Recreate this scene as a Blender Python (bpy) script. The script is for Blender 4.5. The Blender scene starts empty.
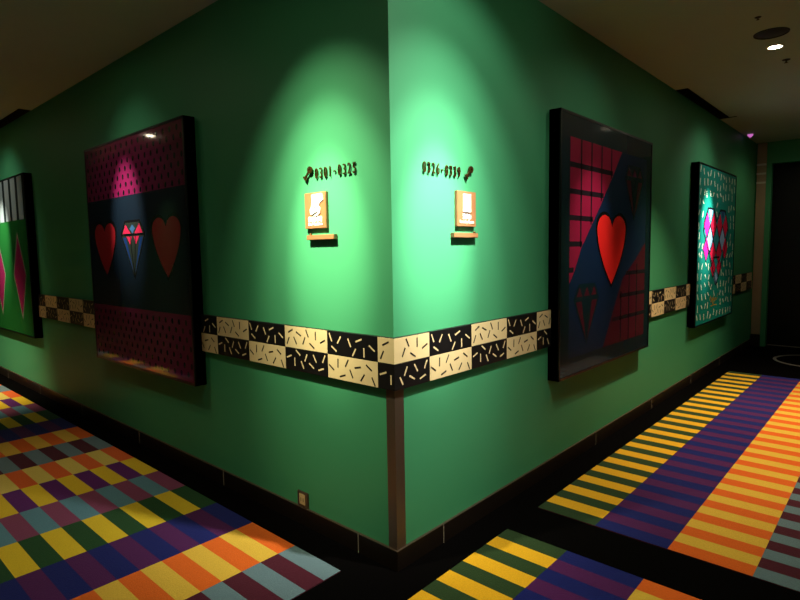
import bpy, bmesh, math, random
from mathutils import Vector, Matrix

# ------------------------------------------------------------------ camera
S = 1.4
F_PX, YAW, PITCH, ROLL = 561.685, math.radians(42.112), math.radians(4.951), math.radians(-0.919)
CAM = Vector((-1.8576, -1.7219, 1.5))
C = bpy.context.scene.collection
fw = Vector((math.cos(YAW) * math.cos(PITCH), math.sin(YAW) * math.cos(PITCH), -math.sin(PITCH)))
r0 = Vector((math.sin(YAW), -math.cos(YAW), 0)); u0 = r0.cross(fw)
rt = r0 * math.cos(ROLL) + u0 * math.sin(ROLL); up = -r0 * math.sin(ROLL) + u0 * math.cos(ROLL)
cd = bpy.data.cameras.new('camera'); cam = bpy.data.objects.new('camera', cd); C.objects.link(cam)
cd.sensor_width = 36; cd.lens = F_PX * 36 / 800; cd.clip_start = 0.02
M3 = Matrix((rt, up, -fw)).transposed()
cam.matrix_world = Matrix.Translation(CAM) @ M3.to_4x4()
bpy.context.scene.camera = cam

# ------------------------------------------------------------------ world, exposure
w = bpy.data.worlds.new('world'); bpy.context.scene.world = w; w.use_nodes = True
w.node_tree.nodes['Background'].inputs[0].default_value = (0.02, 0.02, 0.02, 1)
w.node_tree.nodes['Background'].inputs[1].default_value = 0.1
vs = bpy.context.scene.view_settings
vs.view_transform = 'Standard'; vs.look = 'None'; vs.gamma = 1.0; vs.exposure = 0.0; vs.use_curve_mapping = False

# lamps of the place: (x, y, aim, watts, cone degrees, blend, colour)  -- built as downlights further down
WARM = (1.0, 0.80, 0.55); NEUT = (1.0, 0.93, 0.80)
LAMPS = [      # x, y, aim, [(watts, cone, blend), ...], colour
    (0.33, -0.90, (0.33, 0.0, 1.58), [(130, 70, 1.0), (260, 44, 1.0), (560, 25, 1.0), (24, 110, 0.5)], (1.0, .97, .86)),
    (-0.90, 0.42, (0.0, 0.44, 1.55), [(90, 66, 1.0), (240, 44, 1.0), (480, 25, 1.0)], (1.0, .95, .66)),
    (-0.90, 2.62, (-0.08, 2.62, 1.82), [(420, 27, 1.0), (12, 80, 1.0)], NEUT),
    (-0.90, 5.85, (-0.08, 6.05, 1.70), [(520, 26, 1.0), (24, 95, 1.0)], NEUT),
    (2.05, -1.10, (1.95, -0.08, 1.55), [(130, 30, 1.0), (12, 100, 1.0)], NEUT),
    (5.10, -0.94, (4.98, -0.08, 1.70), [(800, 25, 1.0), (22, 100, 1.0)], NEUT),
    (3.29, -0.908, (3.29, -0.92, 0.0), [(340, 85, 1.0)], WARM),
    (5.15, -1.20, (5.12, -1.2, 0.0), [(230, 80, 1.0)], WARM),
    (6.90, -0.93, (6.90, -0.93, 0.0), [(10, 160, 0.6)], WARM),
    (0.35, -1.25, (0.45, -1.25, 0.0), [(60, 90, 1.0)], WARM),
    (-1.53, 5.35, (-1.0, 6.3, 0.0), [(620, 72, 1.0)], WARM),
    (-1.15, 2.35, (-1.15, 2.2, 0.0), [(54, 75, 1.0)], WARM),
    (-1.20, -1.05, (-0.95, -1.05, 0.0), [(16, 140, 1.0)], WARM),
]
FILL_GLOBES = [(-0.7, -3.2, 2.15, 88), (-3.2, -0.9, 2.15, 14)]      # invented globes behind the camera, added as ambient fill

# ------------------------------------------------------------------ materials
def lin(c):
    return tuple(((v / 255) / 12.92 if v / 255 <= 0.04045 else ((v / 255 + 0.055) / 1.055) ** 2.4) for v in c) + (1.0,)
def mat(name, col, rough=0.6, metal=0.0, coat=0.0, noise=0.0, nscale=40.0, bump=0.0, spec=0.5, sheen=0.0):
    m = bpy.data.materials.new(name); m.use_nodes = True; nt = m.node_tree; b = nt.nodes['Principled BSDF']
    c = lin(col) if max(col) > 1 else tuple(col) + (1.0,)
    b.inputs['Base Color'].default_value = c; b.inputs['Roughness'].default_value = rough
    b.inputs['Metallic'].default_value = metal; b.inputs['Specular IOR Level'].default_value = spec
    if coat: b.inputs['Coat Weight'].default_value = coat; b.inputs['Coat Roughness'].default_value = 0.06
    if sheen: b.inputs['Sheen Weight'].default_value = sheen
    tc = nt.nodes.new('ShaderNodeTexCoord')
    nz = nt.nodes.new('ShaderNodeTexNoise'); nz.inputs['Scale'].default_value = nscale; nz.inputs['Detail'].default_value = 4
    nt.links.new(tc.outputs['Object'], nz.inputs['Vector'])
    rp = nt.nodes.new('ShaderNodeMapRange'); rp.inputs[3].default_value = 1 - noise; rp.inputs[4].default_value = 1 + noise
    nt.links.new(nz.outputs['Fac'], rp.inputs[0])
    mx = nt.nodes.new('ShaderNodeVectorMath'); mx.operation = 'SCALE'; mx.inputs[0].default_value = c[:3]
    nt.links.new(rp.outputs[0], mx.inputs['Scale']); nt.links.new(mx.outputs[0], b.inputs['Base Color'])
    if bump:
        bp = nt.nodes.new('ShaderNodeBump'); bp.inputs['Strength'].default_value = bump; bp.inputs['Distance'].default_value = 0.004
        nt.links.new(nz.outputs['Fac'], bp.inputs['Height']); nt.links.new(bp.outputs[0], b.inputs['Normal'])
    return m
def emit(name, col, s):
    m = bpy.data.materials.new(name); m.use_nodes = True; b = m.node_tree.nodes['Principled BSDF']
    b.inputs['Base Color'].default_value = tuple(col) + (1,); b.inputs['Emission Color'].default_value = tuple(col) + (1,)
    b.inputs['Emission Strength'].default_value = s; return m

GREEN = mat('green_paint', (0.055, 0.310, 0.138), 0.55, noise=0.04, nscale=2.5, bump=0.03, spec=0.3)
CEIL = mat('ceiling_paint', (188, 200, 190), 0.85, noise=0.03, nscale=3)
BLACKFLOOR = mat('black_floor_carpet', (5, 4, 4), 0.8, noise=0.3, nscale=120, bump=0.3, spec=0.02)
KICK = mat('dark_metal_baseboard', (34, 26, 20), 0.35, metal=0.3, noise=0.1, nscale=6)
SEAM = mat('seam_metal', (150, 140, 120), 0.5, metal=0.2)
STEEL = mat('brushed_bronze_steel', (124, 108, 92), 0.45, metal=0.85, noise=0.12, nscale=3)
TILE_B = mat('black_tile', (10, 9, 11), 0.45)
TILE_W = mat('cream_tile', (226, 203, 150), 0.5, noise=0.03)
FRAME = mat('black_frame', (5, 5, 7), 0.35, spec=0.3)
DARKWALL = mat('dark_wall', (0.008, 0.04, 0.02), 0.8, noise=0.05, nscale=2, spec=0.1)
BLACKDOOR = mat('black_door', (4, 4, 6), 0.4, spec=0.3)
WOOD = mat('light_wood', (150, 104, 66), 0.45, noise=0.15, nscale=14)
WHITE = mat('white_print', (240, 238, 230), 0.6)
INK = mat('dark_ink', (30, 26, 22), 0.5)
BRASS = mat('aged_brass', (92, 66, 30), 0.35, metal=0.85, noise=0.2, nscale=60)
GRILLE = mat('grey_grille', (44, 42, 38), 0.7)
CHROME = mat('chrome_trim', (215, 210, 195), 0.45, metal=0.4)
IVORY = mat('ivory_plastic', (214, 186, 130), 0.4)
RING = mat('pale_inlay', (120, 116, 110), 0.4)

def cm(n, c): return mat(n, c, 0.95, noise=0.22, nscale=160, bump=0.5, spec=0.1, sheen=0.1)
CP = {k: cm('carpet_' + k, v) for k, v in dict(
    yellow=(226, 170, 28), green=(40, 62, 32), blue=(18, 26, 96), violet=(76, 24, 80), orange=(218, 98, 26),
    straw=(218, 176, 62), grey=(98, 122, 130), maroon=(74, 22, 38), lemon=(214, 182, 34), leaf=(28, 68, 32),
    teal=(84, 128, 142), mauve=(122, 58, 88), purple=(84, 24, 96), pale=(204, 184, 88), rust=(208, 92, 36)).items()}

def am(n, c, gl=0.9, **k): return mat('art_' + n, c, 0.55, coat=gl, spec=0.15, **k)

# ------------------------------------------------------------------ mesh helpers
class MB:
    def __init__(s): s.bm = bmesh.new(); s.mats = []
    def mi(s, m):
        if m not in s.mats: s.mats.append(m)
        return s.mats.index(m)
    def box(s, a, b, m, bev=0.0):
        x0, y0, z0 = [min(a[i], b[i]) for i in range(3)]; x1, y1, z1 = [max(a[i], b[i]) for i in range(3)]
        vs_ = [s.bm.verts.new(p) for p in ((x0, y0, z0), (x1, y0, z0), (x1, y1, z0), (x0, y1, z0), (x0, y0, z1), (x1, y0, z1), (x1, y1, z1), (x0, y1, z1))]
        fs = [s.bm.faces.new([vs_[i] for i in q]) for q in ((3, 2, 1, 0), (4, 5, 6, 7), (0, 1, 5, 4), (1, 2, 6, 5), (2, 3, 7, 6), (3, 0, 4, 7))]
        for f in fs: f.material_index = s.mi(m)
        if bev:
            es = list({e for f in fs for e in f.edges})
            bmesh.ops.bevel(s.bm, geom=es, offset=bev, segments=2, affect='EDGES')
        return s
    def poly(s, pts, m, flip=False):
        v = [s.bm.verts.new(p) for p in pts]
        if flip: v.reverse()
        f = s.bm.faces.new(v); f.material_index = s.mi(m); return s
    def prism(s, pts2, y0, y1, m):          # outline in local x,z ; extruded along y
        a = [s.bm.verts.new((x, y0, z)) for x, z in pts2]; b = [s.bm.verts.new((x, y1, z)) for x, z in pts2]
        n = len(pts2); fs = [s.bm.faces.new(a), s.bm.faces.new(list(reversed(b)))]
        for i in range(n): fs.append(s.bm.faces.new((a[i], b[i], b[(i + 1) % n], a[(i + 1) % n])))
        for f in fs: f.material_index = s.mi(m)
        return s
    def lathe(s, prof, m, n=32, c=(0, 0, 0)):   # (r, z) profile about z
        rings = []
        for r, z in prof:
            if r < 1e-6: rings.append([s.bm.verts.new((c[0], c[1], c[2] + z))])
            else: rings.append([s.bm.verts.new((c[0] + r * math.cos(2 * math.pi * i / n), c[1] + r * math.sin(2 * math.pi * i / n), c[2] + z)) for i in range(n)])
        for A, B in zip(rings, rings[1:]):
            for i in range(n):
                j = (i + 1) % n
                if len(A) == 1 and len(B) == 1: continue
                if len(A) == 1: f = s.bm.faces.new((A[0], B[i], B[j]))
                elif len(B) == 1: f = s.bm.faces.new((A[i], A[j], B[0]))
                else: f = s.bm.faces.new((A[i], A[j], B[j], B[i]))
                f.material_index = s.mi(m); f.smooth = True
        return s
    def build(s, name, parent=None, loc=None, norm=True):
        if norm: bmesh.ops.recalc_face_normals(s.bm, faces=s.bm.faces)
        me = bpy.data.meshes.new(name); s.bm.to_mesh(me); s.bm.free()
        for m in s.mats: me.materials.append(m)
        o = bpy.data.objects.new(name, me); C.objects.link(o)
        if parent: o.parent = parent
        if loc: o.location = loc
        return o
def struct(o, label=None):
    o['kind'] = 'structure'
    if label: o['label'] = label; o['category'] = label.split()[-1] if False else 'room'
    return o
def tag(o, label, cat, group=None):
    o['label'] = label; o['category'] = cat
    if group: o['group'] = group
    return o
def empty(name, loc, rz=0.0):
    o = bpy.data.objects.new(name, None); C.objects.link(o); o.location = loc; o.rotation_euler = (0, 0, rz); o.empty_display_size = 0.1
    return o
def on_wall(name, side, pos, z):
    """root on a wall: local +x to the viewer's right, local -y out of the wall"""
    return empty(name, (0, pos, z), -math.pi / 2) if side == 'L' else empty(name, (pos, 0, z), 0)

H = 2.99
XE = 7.90            # end wall of the right corridor
YE = 11.0            # far end of the left corridor
OPP = -1.86          # opposite corridor walls

# ------------------------------------------------------------------ structure
struct(MB().box((-5, -5, -0.1), (10.2, YE + .1, 0), BLACKFLOOR).build('floor'))
struct(MB().box((0, 0, 0), (0.12, YE, H + .1), GREEN).build('wall_left'))
struct(MB().box((0.12, 0, 0), (XE, 0.12, H + .1), GREEN).build('wall_right'))
m = MB()                                     # ceiling with the two shallow slots beside the walls
RX0, RX1, RY = 4.02, 5.72, -0.18
LY0, LY1, LX = 4.98, 6.68, -0.19
def slab(x0, y0, x1, y1, z=H, t=0.1): m.box((x0, y0, z), (x1, y1, z + t), CEIL)
slab(-5, -5, 10.2, RY); slab(-5, RY, LX, YE)
slab(LX, RY, RX0, 0); slab(RX1, RY, 10.2, 0)
slab(LX, 0, 0, LY0); slab(LX, LY1, 0, YE)
slab(RX0 - .05, RY - .05, RX1 + .05, 0.0, H + 0.10); slab(LX - .05, LY0 - .05, 0.0, LY1 + .05, H + 0.10)
struct(m.build('ceiling'))
SLOT_SHADE = mat('black_slot_shade', (6, 6, 6), 0.7)  # near-black faces that paint the shade inside the ceiling slots
struct(MB().box((RX0, RY, H + .008), (RX1, -.10, H + .0995), CEIL).box((RX0, -.003, H), (RX1, -.0005, H + .10), SLOT_SHADE).box((RX1 - .003, -.003, H), (RX1, RY, H + .10), SLOT_SHADE).box((RX0, -.10, H + .075), (RX1, -.085, H + .10), SLOT_SHADE).box((RX0, -.085, H + .09), (RX1, -.003, H + .0995), SLOT_SHADE).build('trim_3'))
struct(MB().box((LX, LY0, H + .008), (-.10, LY1, H + .0995), CEIL).box((-.003, LY0, H), (-.0005, LY1, H + .10), SLOT_SHADE).box((-.003, LY1 - .003, H), (LX, LY1, H + .10), SLOT_SHADE).box((-.10, LY0, H + .075), (-.085, LY1, H + .10), SLOT_SHADE).box((-.085, LY0, H + .09), (-.003, LY1, H + .0995), SLOT_SHADE).build('trim_4'))
m = MB()                                     # end wall with the doorway
DY0, DY1, DZ = -0.20, -1.66, 2.68
m.box((XE, 0.12, 0), (XE + .12, DY0, H), GREEN); m.box((XE, DY1, 0), (XE + .12, OPP, H), GREEN); m.box((XE, DY0, DZ), (XE + .12, DY1, H), GREEN)
struct(m.build('wall_end'))
dr = MB().box((XE + .26, DY0 + .1, 0), (XE + .30, -0.925, DZ + .05), BLACKDOOR).box((XE + .26, -0.935, 0), (XE + .30, DY1 - .1, DZ + .05), BLACKDOOR).box((XE + .12, DY0 + .1, 0), (XE + .30, DY0 + .14, DZ + .1), BLACKDOOR).box((XE + .12, DY1 - .1, 0), (XE + .30, DY1 - .14, DZ + .1), BLACKDOOR).box((XE + .12, DY0 + .14, DZ + .05), (XE + .30, DY1 - .14, DZ + .09), BLACKDOOR).build('door_1')
struct(dr)
MB().box((XE + .225, -0.80, 1.0), (XE + .26, -0.83, 1.4), BLACKDOOR, .004).build('door_handle', dr)
MB().box((XE + .225, -1.03, 1.0), (XE + .26, -1.06, 1.4), BLACKDOOR, .004).build('door_handle', dr)
struct(MB().box((XE + .17, DY0, 0), (XE + .23, DY1, .006), RING).build('trim_2'))
struct(MB().box((0.25, OPP, 0), (10, OPP - .12, H), DARKWALL).build('wall_opposite_right'))
struct(MB().box((OPP, 0.25, 0), (OPP - .12, YE, H), DARKWALL).build('wall_opposite_left'))
struct(MB().box((OPP, YE, 0), (0.12, YE + .1, H), DARKWALL).build('wall_far_left'))
struct(MB().box((-5, -5, 0), (-4.9, 0.25, H), DARKWALL).build('wall_lobby_west'))
struct(MB().box((-4.9, -5, 0), (0.37, -4.9, H), DARKWALL).build('wall_lobby_south'))
struct(MB().box((0.25, -4.9, 0), (0.37, OPP - .12, H), DARKWALL).build('wall_lobby_east'))
struct(MB().box((-4.9, 0.25, 0), (OPP - .12, 0.37, H), DARKWALL).build('wall_lobby_north'))

# baseboards with panel seams
BH = 0.10
m = MB().box((-0.012, -0.012, 0), (0, YE, BH - .004), KICK).box((-0.0125, -0.0125, BH - .004), (0, YE, BH), STEEL)
for y in (0.25, 1.514, 2.78, 4.04, 5.3, 6.57): m.box((-0.0135, y, 0), (-0.012, y + 0.006, BH), SEAM)
struct(m.build('baseboard_left'))
m = MB().box((0.0, -0.012, 0), (XE, 0, BH - .004), KICK).box((0, -0.0125, BH - .004), (XE, 0, BH), STEEL)
for x in (0.337, 2.24, 3.5, 4.77, 6.03, 7.3): m.box((x, -0.0135, 0), (x + 0.006, -0.012, BH), SEAM)
struct(m.build('baseboard_right'))
# metal corner guard under the border
m = MB()
m.box((-0.004, -0.004, BH), (0.058, 0, 0.868), STEEL); m.box((-0.004, 0, BH), (0, 0.05, 0.868), STEEL)
struct(m.build('trim_1'))

# steel pilaster at the end of the right corridor
PIL = mat('pilaster_steel', (176, 154, 128), 0.5, metal=0.5)
t = empty('steel_pilaster', (XE, -0.02, 0))
MB().box((-0.03, 0, 0.18), (0, -0.115, H - .01), PIL, .003).build('post', t)
MB().box((-0.035, 0.003, 0), (0, -0.118, 0.18), KICK, .003).build('base_block', t)
for z in (2.66, 2.53, 2.40): MB().box((-0.036, 0.002, z), (-0.03, -0.117, z + .028), CHROME, .001).build('band', t)
tag(t, 'slim brushed steel pilaster with three bright bands beside the dark doorway', 'pilaster')

# ------------------------------------------------------------------ carpets
def carpet(name, x0, x1, y0, y1, cells, label):
    m = MB(); t = 0.005
    m.box((x0, y0, 0), (x1, y1, t * .6), CP['maroon'])
    for (a0, b0, a1, b1, c) in cells:
        m.poly([(a0, b0, t), (a1, b0, t), (a1, b1, t), (a0, b1, t)], CP[c], flip=(a1 - a0) * (b1 - b0) < 0)
    o = m.build(name, norm=False); tag(o, label, 'carpet'); return o
RB = [(-0.19, -0.53, 'green', 'yellow'), (-0.53, -0.90, 'blue', 'violet'), (-0.90, -1.265, 'orange', 'straw'), (-1.265, -1.63, 'grey', 'maroon')]
def rcells(xs, xe, pitch, sgn):
    out = []; n = int(round(abs(xe - xs) / pitch))
    for (ya, yb, c0, c1) in RB:
        for i in range(n):
            a = xs + sgn * i * pitch; b = a + sgn * pitch
            out.append((min(a, b), yb, max(a, b), ya, c0 if i % 2 == 0 else c1))
    return out
carpet('striped_carpet', 1.005, 1.005 + 45 * .1045, -1.63, -0.19, rcells(1.005, 1.005 + 45 * .1045, .1045, 1),
       'long striped carpet running down the right corridor to the dark doorway')
carpet('striped_carpet', 0.668 - 21 * .1025, 0.668, -1.63, -0.19, rcells(0.668, 0.668 - 21 * .1025, .1025, -1),
       'short striped carpet in the foreground, cut off by the black strip near the corner')
LBN = [0.196, 0.547, 0.930, 1.313, 1.700, 2.087, 2.480, 2.865, 3.262, 3.655, 4.075, 4.49, 4.88, 5.32, 5.73, 6.13, 6.53, 6.93, 7.33, 7.73, 8.13, 8.53]
LC = [('grey', 'maroon'), ('orange', 'straw'), ('blue', 'violet'), ('leaf', 'lemon'), ('mauve', 'teal'), ('lemon', 'purple'), ('rust', 'pale')]
cells = []
for i, (a, b) in enumerate(zip(LBN, LBN[1:])):
    c0, c1 = LC[i % 7]
    for k in range(14):
        x1 = -0.183 - k * .1035
        cells.append((x1 - .1035, a, x1, b, c0 if k % 2 == 0 else c1))
carpet('checkered_carpet', -0.183 - 14 * .1035, -0.183, LBN[0], LBN[-1], cells, 'multicoloured checkered carpet filling the left corridor floor')

# ring inlaid in the floor near the door
m = MB(); n = 72
pts = [[(r * math.cos(2 * math.pi * i / n), r * math.sin(2 * math.pi * i / n)) for i in range(n)] for r in (0.45, 0.485)]
for i in range(n):
    j = (i + 1) % n
    for a, b, z0, z1 in ((0, 1, .006, .006), (0, 0, 0, .006), (1, 1, 0, .006)):
        if a != b: q = [(*pts[0][i], .006), (*pts[1][i], .006), (*pts[1][j], .006), (*pts[0][j], .006)]
        else: q = [(*pts[a][i], 0), (*pts[a][j], 0), (*pts[a][j], .006), (*pts[a][i], .006)]
        m.poly(q, RING)
bmesh.ops.remove_doubles(m.bm, verts=m.bm.verts, dist=1e-5)
tag(m.build('floor_ring', loc=(6.99, -0.93, 0)), 'thin pale ring inlaid in the black floor before the dark doorway', 'floor inlay')

# ------------------------------------------------------------------ checkered border of tiles
TW, ZT, ZM, ZB, PR = 0.354, 1.109, 0.990, 0.868, 0.021
SPR = {
 'A': [(.145,.23,25),(.34,.32,-25),(.545,.25,-62),(.737,.31,90),(.894,.52,25),(.08,.69,62),(.255,.64,-58),(.467,.6,62),(.65,.77,-32)],
 'B': [(.095,.40,20),(.234,.6,90),(.317,.175,-35),(.417,.68,-62),(.504,.34,62),(.63,.65,-30),(.71,.31,-58),(.845,.73,18),(.913,.26,62)],
 'C': [(.07,.27,-65),(.25,.34,55),(.46,.4,-62),(.646,.255,20),(.895,.5,-33),(.14,.74,-32),(.552,.77,57),(.744,.72,90)],
 'D': [(.08,.54,-33),(.217,.32,88),(.4,.26,58),(.488,.66,-62),(.31,.81,18),(.617,.36,12),(.708,.73,52),(.834,.29,-33),(.915,.8,-62)],
}
def band(side_segs, name, label, seq_fn):
    """side_segs: list of (s0, s1, n) columns in running coordinate s; s<0 left wall (s=-(y+PR)), s>0 right wall (s=x+PR)"""
    root = empty(name, (0, 0, 0)) ; root.location = (0, 0, 0)
    def P(s, z, off=0.0):
        return (-PR - off, -PR - s if s < 0 else -PR - off, z) if s < 0 else (-PR + s, -PR - off, z)
    m = MB()
    lo = min(a[0] for a in side_segs); hi = max(a[1] for a in side_segs)
    # backing body
    if lo < 0: m.box((-PR, -PR - lo, ZB), (0, 0 if hi > 0 else -PR - hi, ZT), TILE_B)
    if hi > 0: m.box((-PR + (lo if lo > 0 else 0), -PR, ZB), (-PR + hi, 0, ZT), TILE_B)
    m.build('backing_strip', root)
    def cell(s0, s1, full0, z0, z1, kind):
        base, ink = (TILE_W, TILE_B) if kind in 'AD' else (TILE_B, TILE_W)
        mm = MB(); g = 0.0012
        def strip(a, b, za, zb, mt, off):
            mm.poly([P(a, za, off), P(b, za, off), P(b, zb, off), P(a, zb, off)], mt)
        parts = [(s0, s1)] if s0 * s1 >= 0 else [(s0, -1e-6), (1e-6, s1)]
        for a, b in parts:
            ga = g if a == s0 else 0; gb = g if b == s1 else 0
            if abs(a) < 1e-5: a = 1e-6; 
            off = 0.0015
            if a == 1e-6: a2 = -off * 0 + 1e-6
            sgn = -1 if b <= 0 else 1
            def Q(s, z, o):
                if sgn < 0: return (-PR - o, -PR - s - (o if abs(s) < 1e-4 else 0), z)
                return (-PR + s - (o if abs(s) < 1e-4 else 0), -PR - o, z)
            aa, bb = a + ga, b - gb
            q = [Q(aa, z0 + g, off), Q(bb, z0 + g, off), Q(bb, z1 - g, off), Q(aa, z1 - g, off)]
            mm.poly(q, base)
            for qa, qb in ((0, 1), (1, 2), (2, 3), (3, 0)):       # tile edges
                ia = [Q(aa, z0 + g, 0), Q(bb, z0 + g, 0), Q(bb, z1 - g, 0), Q(aa, z1 - g, 0)]
                mm.poly([q[qa], ia[qa], ia[qb], q[qb]], base)
            for (u, v, ang) in SPR[kind]:
                cx = full0 + u * TW; cz = z1 - v * (z1 - z0); t = math.radians(ang)
                dx, dz = math.cos(t) * .0225, math.sin(t) * .0225; nx, nz = -math.sin(t) * .0042, math.cos(t) * .0042
                c4 = [(cx - dx - nx, cz - dz - nz), (cx + dx - nx, cz + dz - nz), (cx + dx + nx, cz + dz + nz), (cx - dx + nx, cz - dz + nz)]
                if min(c[0] for c in c4) < a + .001 or max(c[0] for c in c4) > b - .001: continue
                mm.poly([Q(c[0], c[1], off + .0006) for c in c4], ink)
        mm.build('tile', root, norm=False)
    for (s0, s1, full0, ph) in side_segs:
        top, bot = ('A', 'B') if ph else ('C', 'D')
        cell(s0, s1, full0, ZM, ZT, top); cell(s0, s1, full0, ZB, ZM, bot)
    tag(root, label, 'wall border'); return root
def cols(lo, hi, anchor, ph0):
    """columns between lo and hi; a boundary lies at anchor, column starting there has phase ph0"""
    out = []; n = math.floor((lo - anchor) / TW)
    while anchor + n * TW < hi - 1e-4:
        a = anchor + n * TW; s0, s1 = max(a, lo), min(a + TW, hi)
        if s1 - s0 > .004: out.append((s0, s1, a, ((n % 2) == 0) == ph0))
        n += 1
    return out
AN = -0.103
b = band(cols(-(1.698 + PR), 1.478 + PR, AN, True), 'checkered_border', 'long black and cream checkered border wrapping round the wall corner', None)
b = band(cols(-(5.113 + PR), -(3.394 + PR), -(3.817 + PR), False), 'checkered_border', 'piece of checkered border between the two pictures on the left wall', None)
b = band(cols(3.172 + PR, 4.608 + PR, 0.225 + PR + .354 * 9, False), 'checkered_border', 'piece of checkered border between the two pictures on the right wall', None)
b = band(cols(6.302 + PR, 7.80 + PR, 7.07 + PR, False), 'checkered_border', 'dim piece of checkered border beyond the teal picture, next to the steel pilaster', None)

# ------------------------------------------------------------------ pictures
AW, AH, AD = 1.69, 1.735, 0.08
Z0 = 0.64
def picture(side, pos, label):
    root = on_wall('framed_picture', side, pos, Z0)
    m = MB(); d = AD - 0.002; b = 0.022
    m.box((-AW / 2, 0, 0), (AW / 2, -d + .006, AH), FRAME)
    # raised rim
    m.box((-AW / 2, 0, 0), (AW / 2, -AD, b * .7), FRAME); m.box((-AW / 2, 0, AH - b * .7), (AW / 2, -AD, AH), FRAME)
    m.box((-AW / 2, 0, 0), (-AW / 2 + b * .7, -AD, AH), FRAME); m.box((AW / 2 - b * .7, 0, 0), (AW / 2, -AD, AH), FRAME)
    m.build('frame', root)
    tag(root, label, 'picture')
    return root
class Art:
    def __init__(s): s.m = MB()
    def P(s, u, v, l): return (-AW / 2 + .008 + u * (AW - .016), -AD + .004 - l * .0004, AH - .008 - v * (AH - .016))
    def poly(s, pts, mt, l=1):
        # orientation so the face looks out of the wall
        a = sum(pts[i][0] * pts[(i + 1) % len(pts)][1] - pts[(i + 1) % len(pts)][0] * pts[i][1] for i in range(len(pts)))
        s.m.poly([s.P(u, v, l) for u, v in (pts if a < 0 else pts[::-1])], mt); return s
    def rect(s, u0, v0, u1, v1, mt, l=1): return s.poly([(u0, v0), (u1, v0), (u1, v1), (u0, v1)], mt, l)
    def line(s, a, b, wd, mt, l=3):
        dx, dy = b[0] - a[0], b[1] - a[1]; L = math.hypot(dx, dy); nx, ny = -dy / L * wd / 2, dx / L * wd / 2
        return s.poly([(a[0] + nx, a[1] + ny), (b[0] + nx, b[1] + ny), (b[0] - nx, b[1] - ny), (a[0] - nx, a[1] - ny)], mt, l)
    def lines(s, pts, wd, mt, l=3, close=False):
        for a, b in zip(pts, pts[1:] + ([pts[0]] if close else [])):
            if close or b is not pts[0]: s.line(a, b, wd, mt, l)
        return s
    def ellipse(s, u, v, ru, rv, mt, l=2, n=12): return s.poly([(u + ru * math.cos(2 * math.pi * i / n), v + rv * math.sin(2 * math.pi * i / n)) for i in range(n)], mt, l)
    def build(s, root): return s.m.build('art_panel', root, norm=False)
def heart(cu, top, bot, wd, notch=0.13, n=14):
    """closed outline, lobes at the top, tip at the bottom (v down)"""
    h = bot - top; R = []
    for i in range(n + 1):                      # right lobe: from notch over to side
        a = math.pi - i / n * math.pi
        R.append((cu + wd / 4 + wd / 4 * math.cos(a), top + h * .20 - h * .20 * math.sin(a)))
    R[0] = (cu, top + h * notch)
    side = [(cu + wd / 2 * (1 - (k / 8) ** 1.7) , top + h * (.20 + .80 * k / 8)) for k in range(1, 8)]
    right = R + side
    left = [(2 * cu - x, y) for x, y in reversed(right[1:])]
    return right + [(cu, bot)] + left
def scale_pts(pts, k):
    cx = (min(p[0] for p in pts) + max(p[0] for p in pts)) / 2; cy = (min(p[1] for p in pts) + max(p[1] for p in pts)) / 2
    return [(cx + (x - cx) * k, cy + (y - cy) * k) for x, y in pts]
def grow(pts, d):
    cx = (min(p[0] for p in pts) + max(p[0] for p in pts)) / 2; cy = (min(p[1] for p in pts) + max(p[1] for p in pts)) / 2
    w2 = (max(p[0] for p in pts) - min(p[0] for p in pts)) / 2; h2 = (max(p[1] for p in pts) - min(p[1] for p in pts)) / 2
    return [(cx + (x - cx) * (1 + d / w2), cy + (y - cy) * (1 + d / h2)) for x, y in pts]
def gem(A, cu, top, bot, wd, outline, c1, c2, c3, body, l=2):
    """cut diamond seen from the side"""
    h = bot - top; g = top + h * .22; mid = top + h * .36
    T = [(cu - wd * .30, top), (cu + wd * .30, top), (cu + wd / 2, g), (cu, bot), (cu - wd / 2, g)]
    A.poly(grow(T, .010), outline, l); A.poly(T, body, l + 1)
    A.poly([(cu - wd * .44, g - h * .02), (cu - wd * .30, top + .006), (cu - wd * .08, g - h * .02)], c1, l + 2)
    A.poly([(cu + wd * .44, g - h * .02), (cu + wd * .30, top + .006), (cu + wd * .08, g - h * .02)], c1, l + 2)
    A.poly([(cu, top + .008), (cu + wd * .12, top + h * .11), (cu, g - .004), (cu - wd * .12, top + h * .11)], c2, l + 2)
    A.poly([(cu - wd * .28, g + .008), (cu - wd * .04, g + .008), (cu - wd * .13, mid + h * .04)], c1, l + 2)
    A.poly([(cu + wd * .28, g + .008), (cu + wd * .04, g + .008), (cu + wd * .13, mid + h * .04)], c1, l + 2)
    A.poly([(cu - wd * .44, g + .012), (cu - wd * .30, g + .012), (cu - wd * .03, bot - h * .08)], c3, l + 2)
    A.poly([(cu + wd * .44, g + .012), (cu + wd * .30, g + .012), (cu + wd * .03, bot - h * .08)], c3, l + 2)
    A.line((cu - wd / 2, g), (cu + wd / 2, g), .009, outline, l + 3)
    A.line((cu - wd * .12, g), (cu, bot), .006, outline, l + 3); A.line((cu + wd * .12, g), (cu, bot), .006, outline, l + 3)

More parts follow.
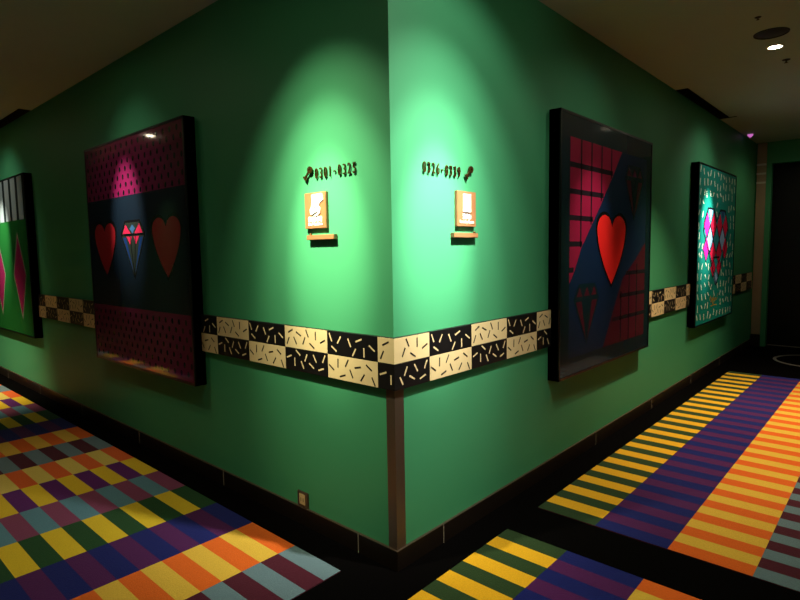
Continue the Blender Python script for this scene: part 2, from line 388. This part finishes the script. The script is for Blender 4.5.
# materials for the pictures
MAG = am('magenta', (100, 9, 56)); NAVY = am('navy', (6, 20, 32)); BLK = am('black', (4, 4, 6)); RED = am('red', (140, 20, 30))
PINK = am('pink', (178, 30, 66)); SKY = am('sky', (48, 88, 124)); DBLUE = am('deep_blue', (14, 44, 92)); OLV = am('olive', (30, 38, 32))
TEALD = am('dark_teal', (5, 30, 36)); ROSE = am('rose', (146, 16, 56)); DRED = am('dark_red', (72, 10, 28)); BLU2 = am('blue_band', (10, 32, 60))
HOT = am('hot_red', (236, 34, 30)); GRDL = am('grid_line', (30, 16, 26)); DTEAL2 = am('teal_line', (14, 60, 60))
TEAL = am('teal', (14, 132, 118), .25); CREAM = am('cream', (238, 238, 208), .25); MAGB = am('bright_magenta', (226, 40, 160), .25)
CRIM = am('crimson', (216, 28, 70), .25); PALEB = am('pale_blue', (140, 176, 216), .25); AQUA = am('aqua', (40, 150, 160), .25); OUTL = am('outline', (8, 10, 20), .25)
GOLD = am('gold_paint', (176, 136, 40), .25)
LIME = am('leaf_green', (18, 86, 32), .35); STRW = am('stripe_white', (140, 156, 156), .35); STRB = am('stripe_dark', (16, 30, 28), .35)
SEQ = am('sequin_magenta', (118, 24, 66), .35, noise=.5, nscale=120); SEQO = am('diamond_outline', (108, 120, 96), .35)

# 1: left wall, near -- hearts and gem
rootA = picture('L', 2.545, 'large dark picture with two red hearts flanking a small gem, magenta dotted bands')
A = Art()
A.rect(0, 0, 1, 1, NAVY, 0); A.rect(0, 0, 1, .245, MAG, 1); A.rect(0, .735, 1, 1, MAG, 1)
for v0, rows in ((.030, 7), (.765, 7)):
    for r in range(rows):
        for k in range(18):
            u = .03 + k * .0575 + (.0287 if r % 2 else 0)
            if u < .98: A.ellipse(u, v0 + r * .0335, .0095, .0120, BLK, 2, 10)
for cu in (.192, .82):
    hp = heart(cu, .355, .592, .245, .16); A.poly(grow(hp, .014), BLK, 2); A.poly(hp, RED, 3)
gem(A, .503, .362, .598, .235, BLK, PINK, SKY, DBLUE, OLV)
A.build(rootA)

# 2: left wall, far -- striped band and long diamonds
rootB = picture('L', 5.96, 'green picture with a striped top band and tall magenta diamonds at the left edge')
A = Art()
A.rect(0, 0, 1, 1, LIME, 0); A.rect(0, 0, 1, .27, STRB, 1)
u = -.045
while u < 1:
    a, b2 = max(u, 0.0), min(u + .10, .995)
    if b2 > a: A.rect(a, .006, b2, .27, STRW, 2)
    u += .15
for cu in (.292, .78):
    D = [(cu, .34), (cu + .145, .615), (cu, .905), (cu - .145, .615)]
    A.poly(D, SEQO, 2); A.poly(scale_pts(D, .90), SEQ, 3)
A.build(rootB)

# 3: right wall, near -- heart over grid and diagonal band
rootC = picture('R', 2.325, 'large dark picture of a single red heart over a pink grid and blue diagonal')
A = Art()
A.rect(0, 0, 1, 1, TEALD, 0); A.rect(.08, .085, .93, .93, BLU2, 1)
def gridtri(tri, mt, rows, colsv):
    A.poly(tri, mt, 2)
A.poly([(.08, .085), (.605, .085), (.50, .20), (.35, .35), (.19, .50), (.12, .60), (.08, .64)], ROSE, 2)
A.poly([(.93, .93), (.42, .93), (.50, .82), (.64, .64), (.80, .56), (.93, .48)], DRED, 2)
def ulim(v):   # right edge of the rose area at height v
    P_ = [(.085, .605), (.20, .50), (.35, .35), (.50, .19), (.60, .12), (.64, .08)]
    for (v0, a), (v1, b_) in zip(P_, P_[1:]):
        if v0 <= v <= v1: return a + (b_ - a) * (v - v0) / (v1 - v0)
    return .08
for v in (.187, .287, .387, .487, .587): A.rect(.08, v - .010, max(ulim(v) - .01, .085), v + .010, GRDL, 3)
for u in (.18, .278, .38, .485):
    vmax = max(v / 100 for v in range(9, 64) if ulim(v / 100) >= u + .005)
    A.rect(u - .006, .085, u + .006, vmax, GRDL, 3)
for v, ua in ((.62, .68), (.72, .60), (.82, .52)): A.rect(ua, v - .009, .93, v + .009, GRDL, 3)
for u, va in ((.62, .70), (.72, .62), (.82, .58)): A.rect(u - .006, va, u + .006, .93, GRDL, 3)
def thin_gem(cu, top, bot, wd, mt, mt2):
    h = bot - top; g = top + h * .24
    T = [(cu - wd * .32, top), (cu + wd * .32, top), (cu + wd / 2, g), (cu, bot), (cu - wd / 2, g)]
    A.poly(T, TEALD, 4)
    for k in (-.28, 0, .28): A.poly([(cu + (k - .11) * wd, g - .01), (cu + k * wd, top + .012), (cu + (k + .11) * wd, g - .01)], mt, 5)
    A.poly([(cu - wd * .42, g + .01), (cu - wd * .20, g + .01), (cu - wd * .02, bot - .02)], mt, 5)
    A.poly([(cu + wd * .42, g + .01), (cu + wd * .20, g + .01), (cu + wd * .02, bot - .02)], mt2, 5)
thin_gem(.245, .645, .895, .25, DRED, DRED); thin_gem(.765, .13, .38, .25, DRED, DRED)
hp = heart(.5, .365, .662, .32, .17); A.poly(grow(hp, .014), BLK, 6); A.poly(hp, HOT, 7)
A.build(rootC)

# 4: right wall, far -- teal with sprinkles and lozenge heart
rootD = picture('R', 5.455, 'teal picture with cream sprinkles and a heart made of pink lozenges')
A = Art()
A.rect(0, 0, 1, 1, TEAL, 0)
HP = [(.13, .40), (.23, .262), (.38, .262), (.46, .34), (.55, .262), (.70, .262), (.80, .40), (.72, .50), (.50, .765)]
random.seed(7)
def inside(x, y, poly):
    c = False
    for (x0, y0), (x1, y1) in zip(poly, poly[1:] + [poly[0]]):
        if (y0 > y) != (y1 > y) and x < (x1 - x0) * (y - y0) / (y1 - y0) + x0: c = not c
    return c
HB = grow(HP, .05)
for r in range(15):
    for k in range(12):
        u = .045 + k * .083 + random.uniform(-.018, .018); v = .04 + r * .0655 + random.uniform(-.013, .013)
        if inside(u, v, HB) or u > .97 or v > .97 or (.30 < u < .60 and .82 < v < .91): continue
        t_ = random.choice((-72, -60, -45, 30, 52, 62, 88, 75, 80)); t_ = math.radians(t_)
        A.line((u - math.cos(t_) * .018, v - math.sin(t_) * .0225), (u + math.cos(t_) * .018, v + math.sin(t_) * .0225),   .013, CREAM, 1)
# lozenges: staggered lattice
dw, dh = .1675, .185
rows_ = [(.355, 'pink'), (.4475, 'blue'), (.54, 'pink')]
def loz(cu, cv, mt, w_=dw, h_=dh, top=None):
    D = [(cu, max(cv - h_ / 2, top or -1)), (cu + w_ / 2, cv), (cu, cv + h_ / 2), (cu - w_ / 2, cv)]
    A.poly(D, OUTL, 3); A.poly(scale_pts(D, .86), mt, 4)
A.poly(HP, OUTL, 2)
A.poly(scale_pts(HP, .95), AQUA, 3 - .5)
for cu, mt in ((.215, MAGB), (.385, CRIM), (.548, CRIM), (.715, CRIM)): loz(cu, .365, mt)
for cu, mt in ((.30, PALEB), (.465, AQUA), (.63, PALEB)):
    loz(cu, .458, mt)
for cu, mt in ((.215, MAGB), (.385, CRIM), (.548, CRIM), (.715, CRIM)): loz(cu, .550 if cu not in (.215, .715) else .52, mt, h_=.175)
A.poly([(.245, .268), (.365, .268), (.303, .345)], PALEB, 5); A.poly([(.565, .268), (.685, .268), (.63, .345)], SKY, 5)
for cu, mt in ((.40, CRIM), (.56, CRIM)): loz(cu, .648, mt, .15, .135)
loz(.48, .715, PALEB, .12, .10)
A.rect(.40, .572, .56, .584, OUTL, 6)
A.lines(HP, .012, OUTL, 6, close=True)
# scribbled gold mark
pts = [(.33, .86), (.36, .83), (.375, .88), (.40, .84), (.42, .885), (.445, .835), (.47, .88), (.49, .845), (.52, .87), (.56, .825)]
A.lines(pts, .008, GOLD, 6); A.lines([(.37, .90), (.45, .895), (.53, .90)], .007, GOLD, 6); A.lines([(.40, .87), (.43, .845), (.46, .87), (.43, .89)], .008, GOLD, 6.5, close=True)
A.build(rootD)

# ------------------------------------------------------------------ room numbers, key ornaments, plaques
def text_mesh(txt, size, depth, m, parent, name, x, z, y, sx=1.0, align='CENTER', embolden=0.0):
    cu = bpy.data.curves.new('txt', 'FONT'); cu.body = txt; cu.size = size; cu.extrude = depth / 2; cu.align_x = align; cu.align_y = 'CENTER'; cu.offset = embolden; cu.resolution_u = 3
    tmp = bpy.data.objects.new('txt', cu); C.objects.link(tmp)
    dg = bpy.context.evaluated_depsgraph_get(); me = bpy.data.meshes.new_from_object(tmp.evaluated_get(dg))
    bpy.data.objects.remove(tmp); bpy.data.curves.remove(cu)
    me.transform(Matrix.Scale(sx, 4, (1, 0, 0))); me.transform(Matrix.Rotation(math.pi / 2, 4, 'X'))
    me.materials.clear(); me.materials.append(m); me.name = name
    o = bpy.data.objects.new(name, me); C.objects.link(o); o.parent = parent; o.location = (x, y, z); return o
def key_mesh(parent, x, z, lean):
    """round-headed key, head up"""
    m = MB(); n = 20
    def rot(px, pz): return (px * math.cos(lean) - pz * math.sin(lean), px * math.sin(lean) + pz * math.cos(lean))
    y0, y1 = -.008, -.016
    def ringp(cx, cz, r0_, r1_):
        for i in range(n):
            a, b_ = 2 * math.pi * i / n, 2 * math.pi * (i + 1) / n
            m.prism([rot(cx + r0_ * math.cos(a), cz + r0_ * math.sin(a)), rot(cx + r1_ * math.cos(a), cz + r1_ * math.sin(a)), rot(cx + r1_ * math.cos(b_), cz + r1_ * math.sin(b_)), rot(cx + r0_ * math.cos(b_), cz + r0_ * math.sin(b_))], y0, y1, BRASS)
    ringp(0, .024, .005, .018)
    m.prism([rot(-.004, .008), rot(.004, .008), rot(.004, -.038), rot(-.004, -.038)], y0, y1, BRASS)
    m.prism([rot(.004, -.037), rot(.015, -.037), rot(.015, -.028), rot(.004, -.028)], y0, y1, BRASS)
    m.prism([rot(-.004, -.037), rot(-.013, -.037), rot(-.013, -.028), rot(-.004, -.028)], y0, y1, BRASS)
    m.prism([rot(.004, -.023), rot(.012, -.023), rot(.012, -.017), rot(.004, -.017)], y0, y1, BRASS)
    for zc in (.010, -.026): m.prism([rot(-.003, zc - .003), rot(.003, zc - .003), rot(.003, zc + .003), rot(-.003, zc + .003)], 0, y0, BRASS)
    o = m.build('key_ornament', parent); o.location = (x, 0, z); return o
def number_sign(side, pos, txt, key_x, lean, label):
    root = on_wall('room_number_sign', side, pos, 1.893)
    n = len(txt); pitch = .0345; x = -(n - 1) / 2 * pitch
    for ch in txt:
        nm = 'dash' if ch == '-' else 'digit'
        text_mesh(ch, .074, .006, BRASS, root, nm, x, .006 if ch == '-' else 0.0, -.007, .66, embolden=.0003)
        x += pitch
    key_mesh(root, key_x, .008, lean)
    tag(root, label, 'sign'); return root
number_sign('L', 0.365, '0301-0325', -0.200, -.8, 'dark brass number 0301-0325 with key, on the left wall above its plaque')
number_sign('R', 0.365, '0326-0339', 0.218, -.8, 'dark brass number 0326-0339 with key, on the right wall above its plaque')

def plaque(side, pos, label, kind):
    root = on_wall('wall_plaque', side, pos, 1.622)
    w_, h_ = .166, .18
    MB().box((-w_ / 2, 0, 0), (w_ / 2, -.018, h_), WOOD, .002).build('board', root)
    if kind == 'figure':      # white silhouette: wide cap, neck and rounded body with a few dark strokes
        m = MB()
        out = [(-.022, .170), (.060, .172), (.066, .140), (.040, .128), (.030, .112), (.044, .098), (.042, .078), (.020, .064), (-.006, .060), (-.032, .072), (-.038, .094), (-.024, .112), (-.020, .130)]
        m.prism(out, -.018, -.0225, WHITE); o = m.build('icon', root)
        for q, yy in (([(-.022, .069), (.020, .084), (.024, .080), (-.018, .063)], -.0245), ([(-.018, .108), (-.013, .108), (-.013, .101), (-.018, .101)], -.0238), ([(-.004, .106), (.006, .106), (.006, .101), (-.004, .101)], -.0238)):
            MB().prism(q, -.0225, yy, INK).build('mark', o)
        for x in (-.010, .008, .022, .038): MB().prism([(x, .146), (x + .006, .146), (x + .006, .140), (x, .140)], -.0225, -.0238, INK).build('mark', o)
        text_mesh('制冰间', .030, .002, WHITE, root, 'lettering', 0, .044, -.0195, 1.2, embolden=.0012)
        text_mesh('Ice Machine', .022, .002, WHITE, root, 'lettering', 0, .022, -.0195, 1.05, embolden=.0008)
    else:
        m = MB().box((-.036, -.018, .074), (.028, -.026, .166), WHITE, .001); o = m.build('icon', root)
        n = 18
        MB().prism([(-.004 + .017 * math.cos(2 * math.pi * i / n), .112 + .017 * math.sin(2 * math.pi * i / n)) for i in range(n)], -.026, -.027, mat('icon_grey', (205, 200, 205), .6)).build('mark', o)
        MB().prism([(-.026, .152), (-.020, .152), (-.020, .147), (-.026, .147)], -.026, -.027, INK).build('mark', o)
        text_mesh('洗衣房', .030, .002, WHITE, root, 'lettering', 0, .050, -.0195, .85, embolden=.0012)
        text_mesh('Laundry Room', .022, .002, WHITE, root, 'lettering', 0, .024, -.0195, .95, embolden=.0008)
    tag(root, label, 'plaque'); return root
plaque('L', 0.508, 'square wooden plaque with a white figure on the left wall above a narrow ledge', 'figure')
plaque('R', 0.553, 'square wooden plaque with a white upright rectangle icon on the right wall', 'rect')
def ledge(side, pos, pin, label):
    root = on_wall('wall_ledge', side, pos, 1.565)
    MB().box((-.105, 0, 0), (.105, -.026, .024), WOOD, .002).build('bar', root)
    MB().lathe([(0, .010), (.007, .009), (.008, 0), (0, 0)], BRASS, 14).build('pin', root, loc=(pin, -.014, .024))
    tag(root, label, 'ledge'); return root
ledge('L', 0.468, -.085, 'narrow wooden ledge under the plaque on the left wall')
ledge('R', 0.540, .085, 'narrow wooden ledge under the plaque on the right wall')

# outlet low on the left wall
root = on_wall('wall_outlet', 'L', 0.697, 0.101)
MB().box((-.046, 0, 0), (.046, -.010, .088), STEEL, .003).build('face_plate', root)
o = MB().box((-.024, -.010, .016), (.024, -.013, .074), IVORY, .001).build('socket', root)
m = MB()
for x in (-.010, .010): m.box((x - .002, -.013, .034), (x + .002, -.0138, .054), INK)
m.build('socket_slots', o)
tag(root, 'small metal power outlet with ivory socket low on the left wall', 'outlet')

# ------------------------------------------------------------------ ceiling fittings
GLOW = emit('lamp_glow', (1.0, 0.86, 0.62), 60.0)
def downlight(x, y, aim, beams, col, label, group):
    root = empty('ceiling_downlight', (x, y, H))
    MB().lathe([(.043, 0), (.046, -.010), (.060, -.008), (.064, 0)], CHROME, 32).build('trim_ring', root)
    MB().lathe([(0, -.012), (.024, -.011), (.043, -.006), (.043, 0), (0, 0)], GLOW, 32).build('lens', root)
    for watts, cone, blend in beams:
        ld = bpy.data.lights.new('spot', 'SPOT'); ld.energy = watts; ld.spot_size = math.radians(cone); ld.spot_blend = blend; ld.color = col; ld.shadow_soft_size = .03
        lo = bpy.data.objects.new('light_source', ld); C.objects.link(lo); lo.parent = root; lo.location = (0, 0, -.045)
        d = Vector(aim) - Vector((x, y, H - .045)); lo.rotation_euler = d.to_track_quat('-Z', 'Y').to_euler()
    tag(root, label, 'ceiling light', group)
LABELS = {6: 'bright round downlight in the ceiling, top right, beside the round speaker'}
for i, L_ in enumerate(LAMPS):
    downlight(*L_, LABELS.get(i, 'small round downlight in the ceiling just outside the frame of the photo'), None if i in LABELS else 'downlights out of view')
FILL_GLOW = emit('fill_globe_glow', (1.0, 0.90, 0.74), 2.0)
for gx, gy, gz, gw in FILL_GLOBES:  # unseen fill globes, added to brighten walls and ceiling
    t = empty('fill_globe', (gx, gy, H))
    MB().lathe([(0, 0), (.06, 0), (.06, -.02), (.008, -.03), (.008, gz - H + .14), (.03, gz - H + .13), (.03, gz - H + .10), (0, gz - H + .10)], BRASS, 24).build('stem', t)
    MB().lathe([(.13 * math.sin(math.pi * i / 16), gz - H - .13 * math.cos(math.pi * i / 16)) for i in range(17)], FILL_GLOW, 32).build('globe', t)
    ld = bpy.data.lights.new('fill_light', 'POINT'); ld.energy = gw; ld.color = (1.0, .90, .76); ld.shadow_soft_size = .16
    lo = bpy.data.objects.new('light_source', ld); C.objects.link(lo); lo.parent = t; lo.location = (0, 0, gz - H)
    tag(t, 'added fill light shaped as a hanging globe, unseen in the lobby', 'ceiling light', 'added fill globes')
t = empty('ceiling_speaker', (2.96, -0.935, H))
MB().lathe([(0, -.006), (.092, -.005), (.098, -.002), (.100, 0), (0, 0)], GRILLE, 40).build('grille', t)
MB().lathe([(.098, 0), (.100, -.008), (.108, -.006), (.110, 0)], GRILLE, 40).build('rim', t)
tag(t, 'flat round dark speaker grille in the ceiling in front of the bright downlight', 'speaker')
def sprinkler(x, y, label, s=1.0):
    t = empty('ceiling_sprinkler', (x, y, H))
    MB().lathe([(0, -.004 * s), (.030 * s, -.004 * s), (.034 * s, 0), (0, 0)], GRILLE, 24).build('plate', t)
    MB().lathe([(0, -.030 * s), (.016 * s, -.029 * s), (.016 * s, -.026 * s), (.006 * s, -.024 * s), (.006 * s, -.004 * s), (0, -.004 * s)], BRASS, 20).build('nozzle', t)
    tag(t, label, 'sprinkler')
sprinkler(2.57, -0.92, 'tiny dark sprinkler head in the ceiling nearest the top edge of the photo', .6)
sprinkler(3.72, -0.92, 'sprinkler head in the ceiling just beyond the bright downlight', .9)
t = empty('ceiling_beacon', (6.95, -0.09, H))
MB().lathe([(.0, 0), (.040, 0), (.040, -.012), (.036, -.014), (0, -.014)], CHROME, 24).build('base', t)
MB().lathe([(.034, -.014), (.033, -.030), (.024, -.036), (.010, -.054), (0, -.055)], emit('violet_glow', (0.62, 0.16, 0.55), 0.9), 24).build('dome', t)
tag(t, 'small violet glowing dome on the ceiling by the end of the right wall', 'indicator light')
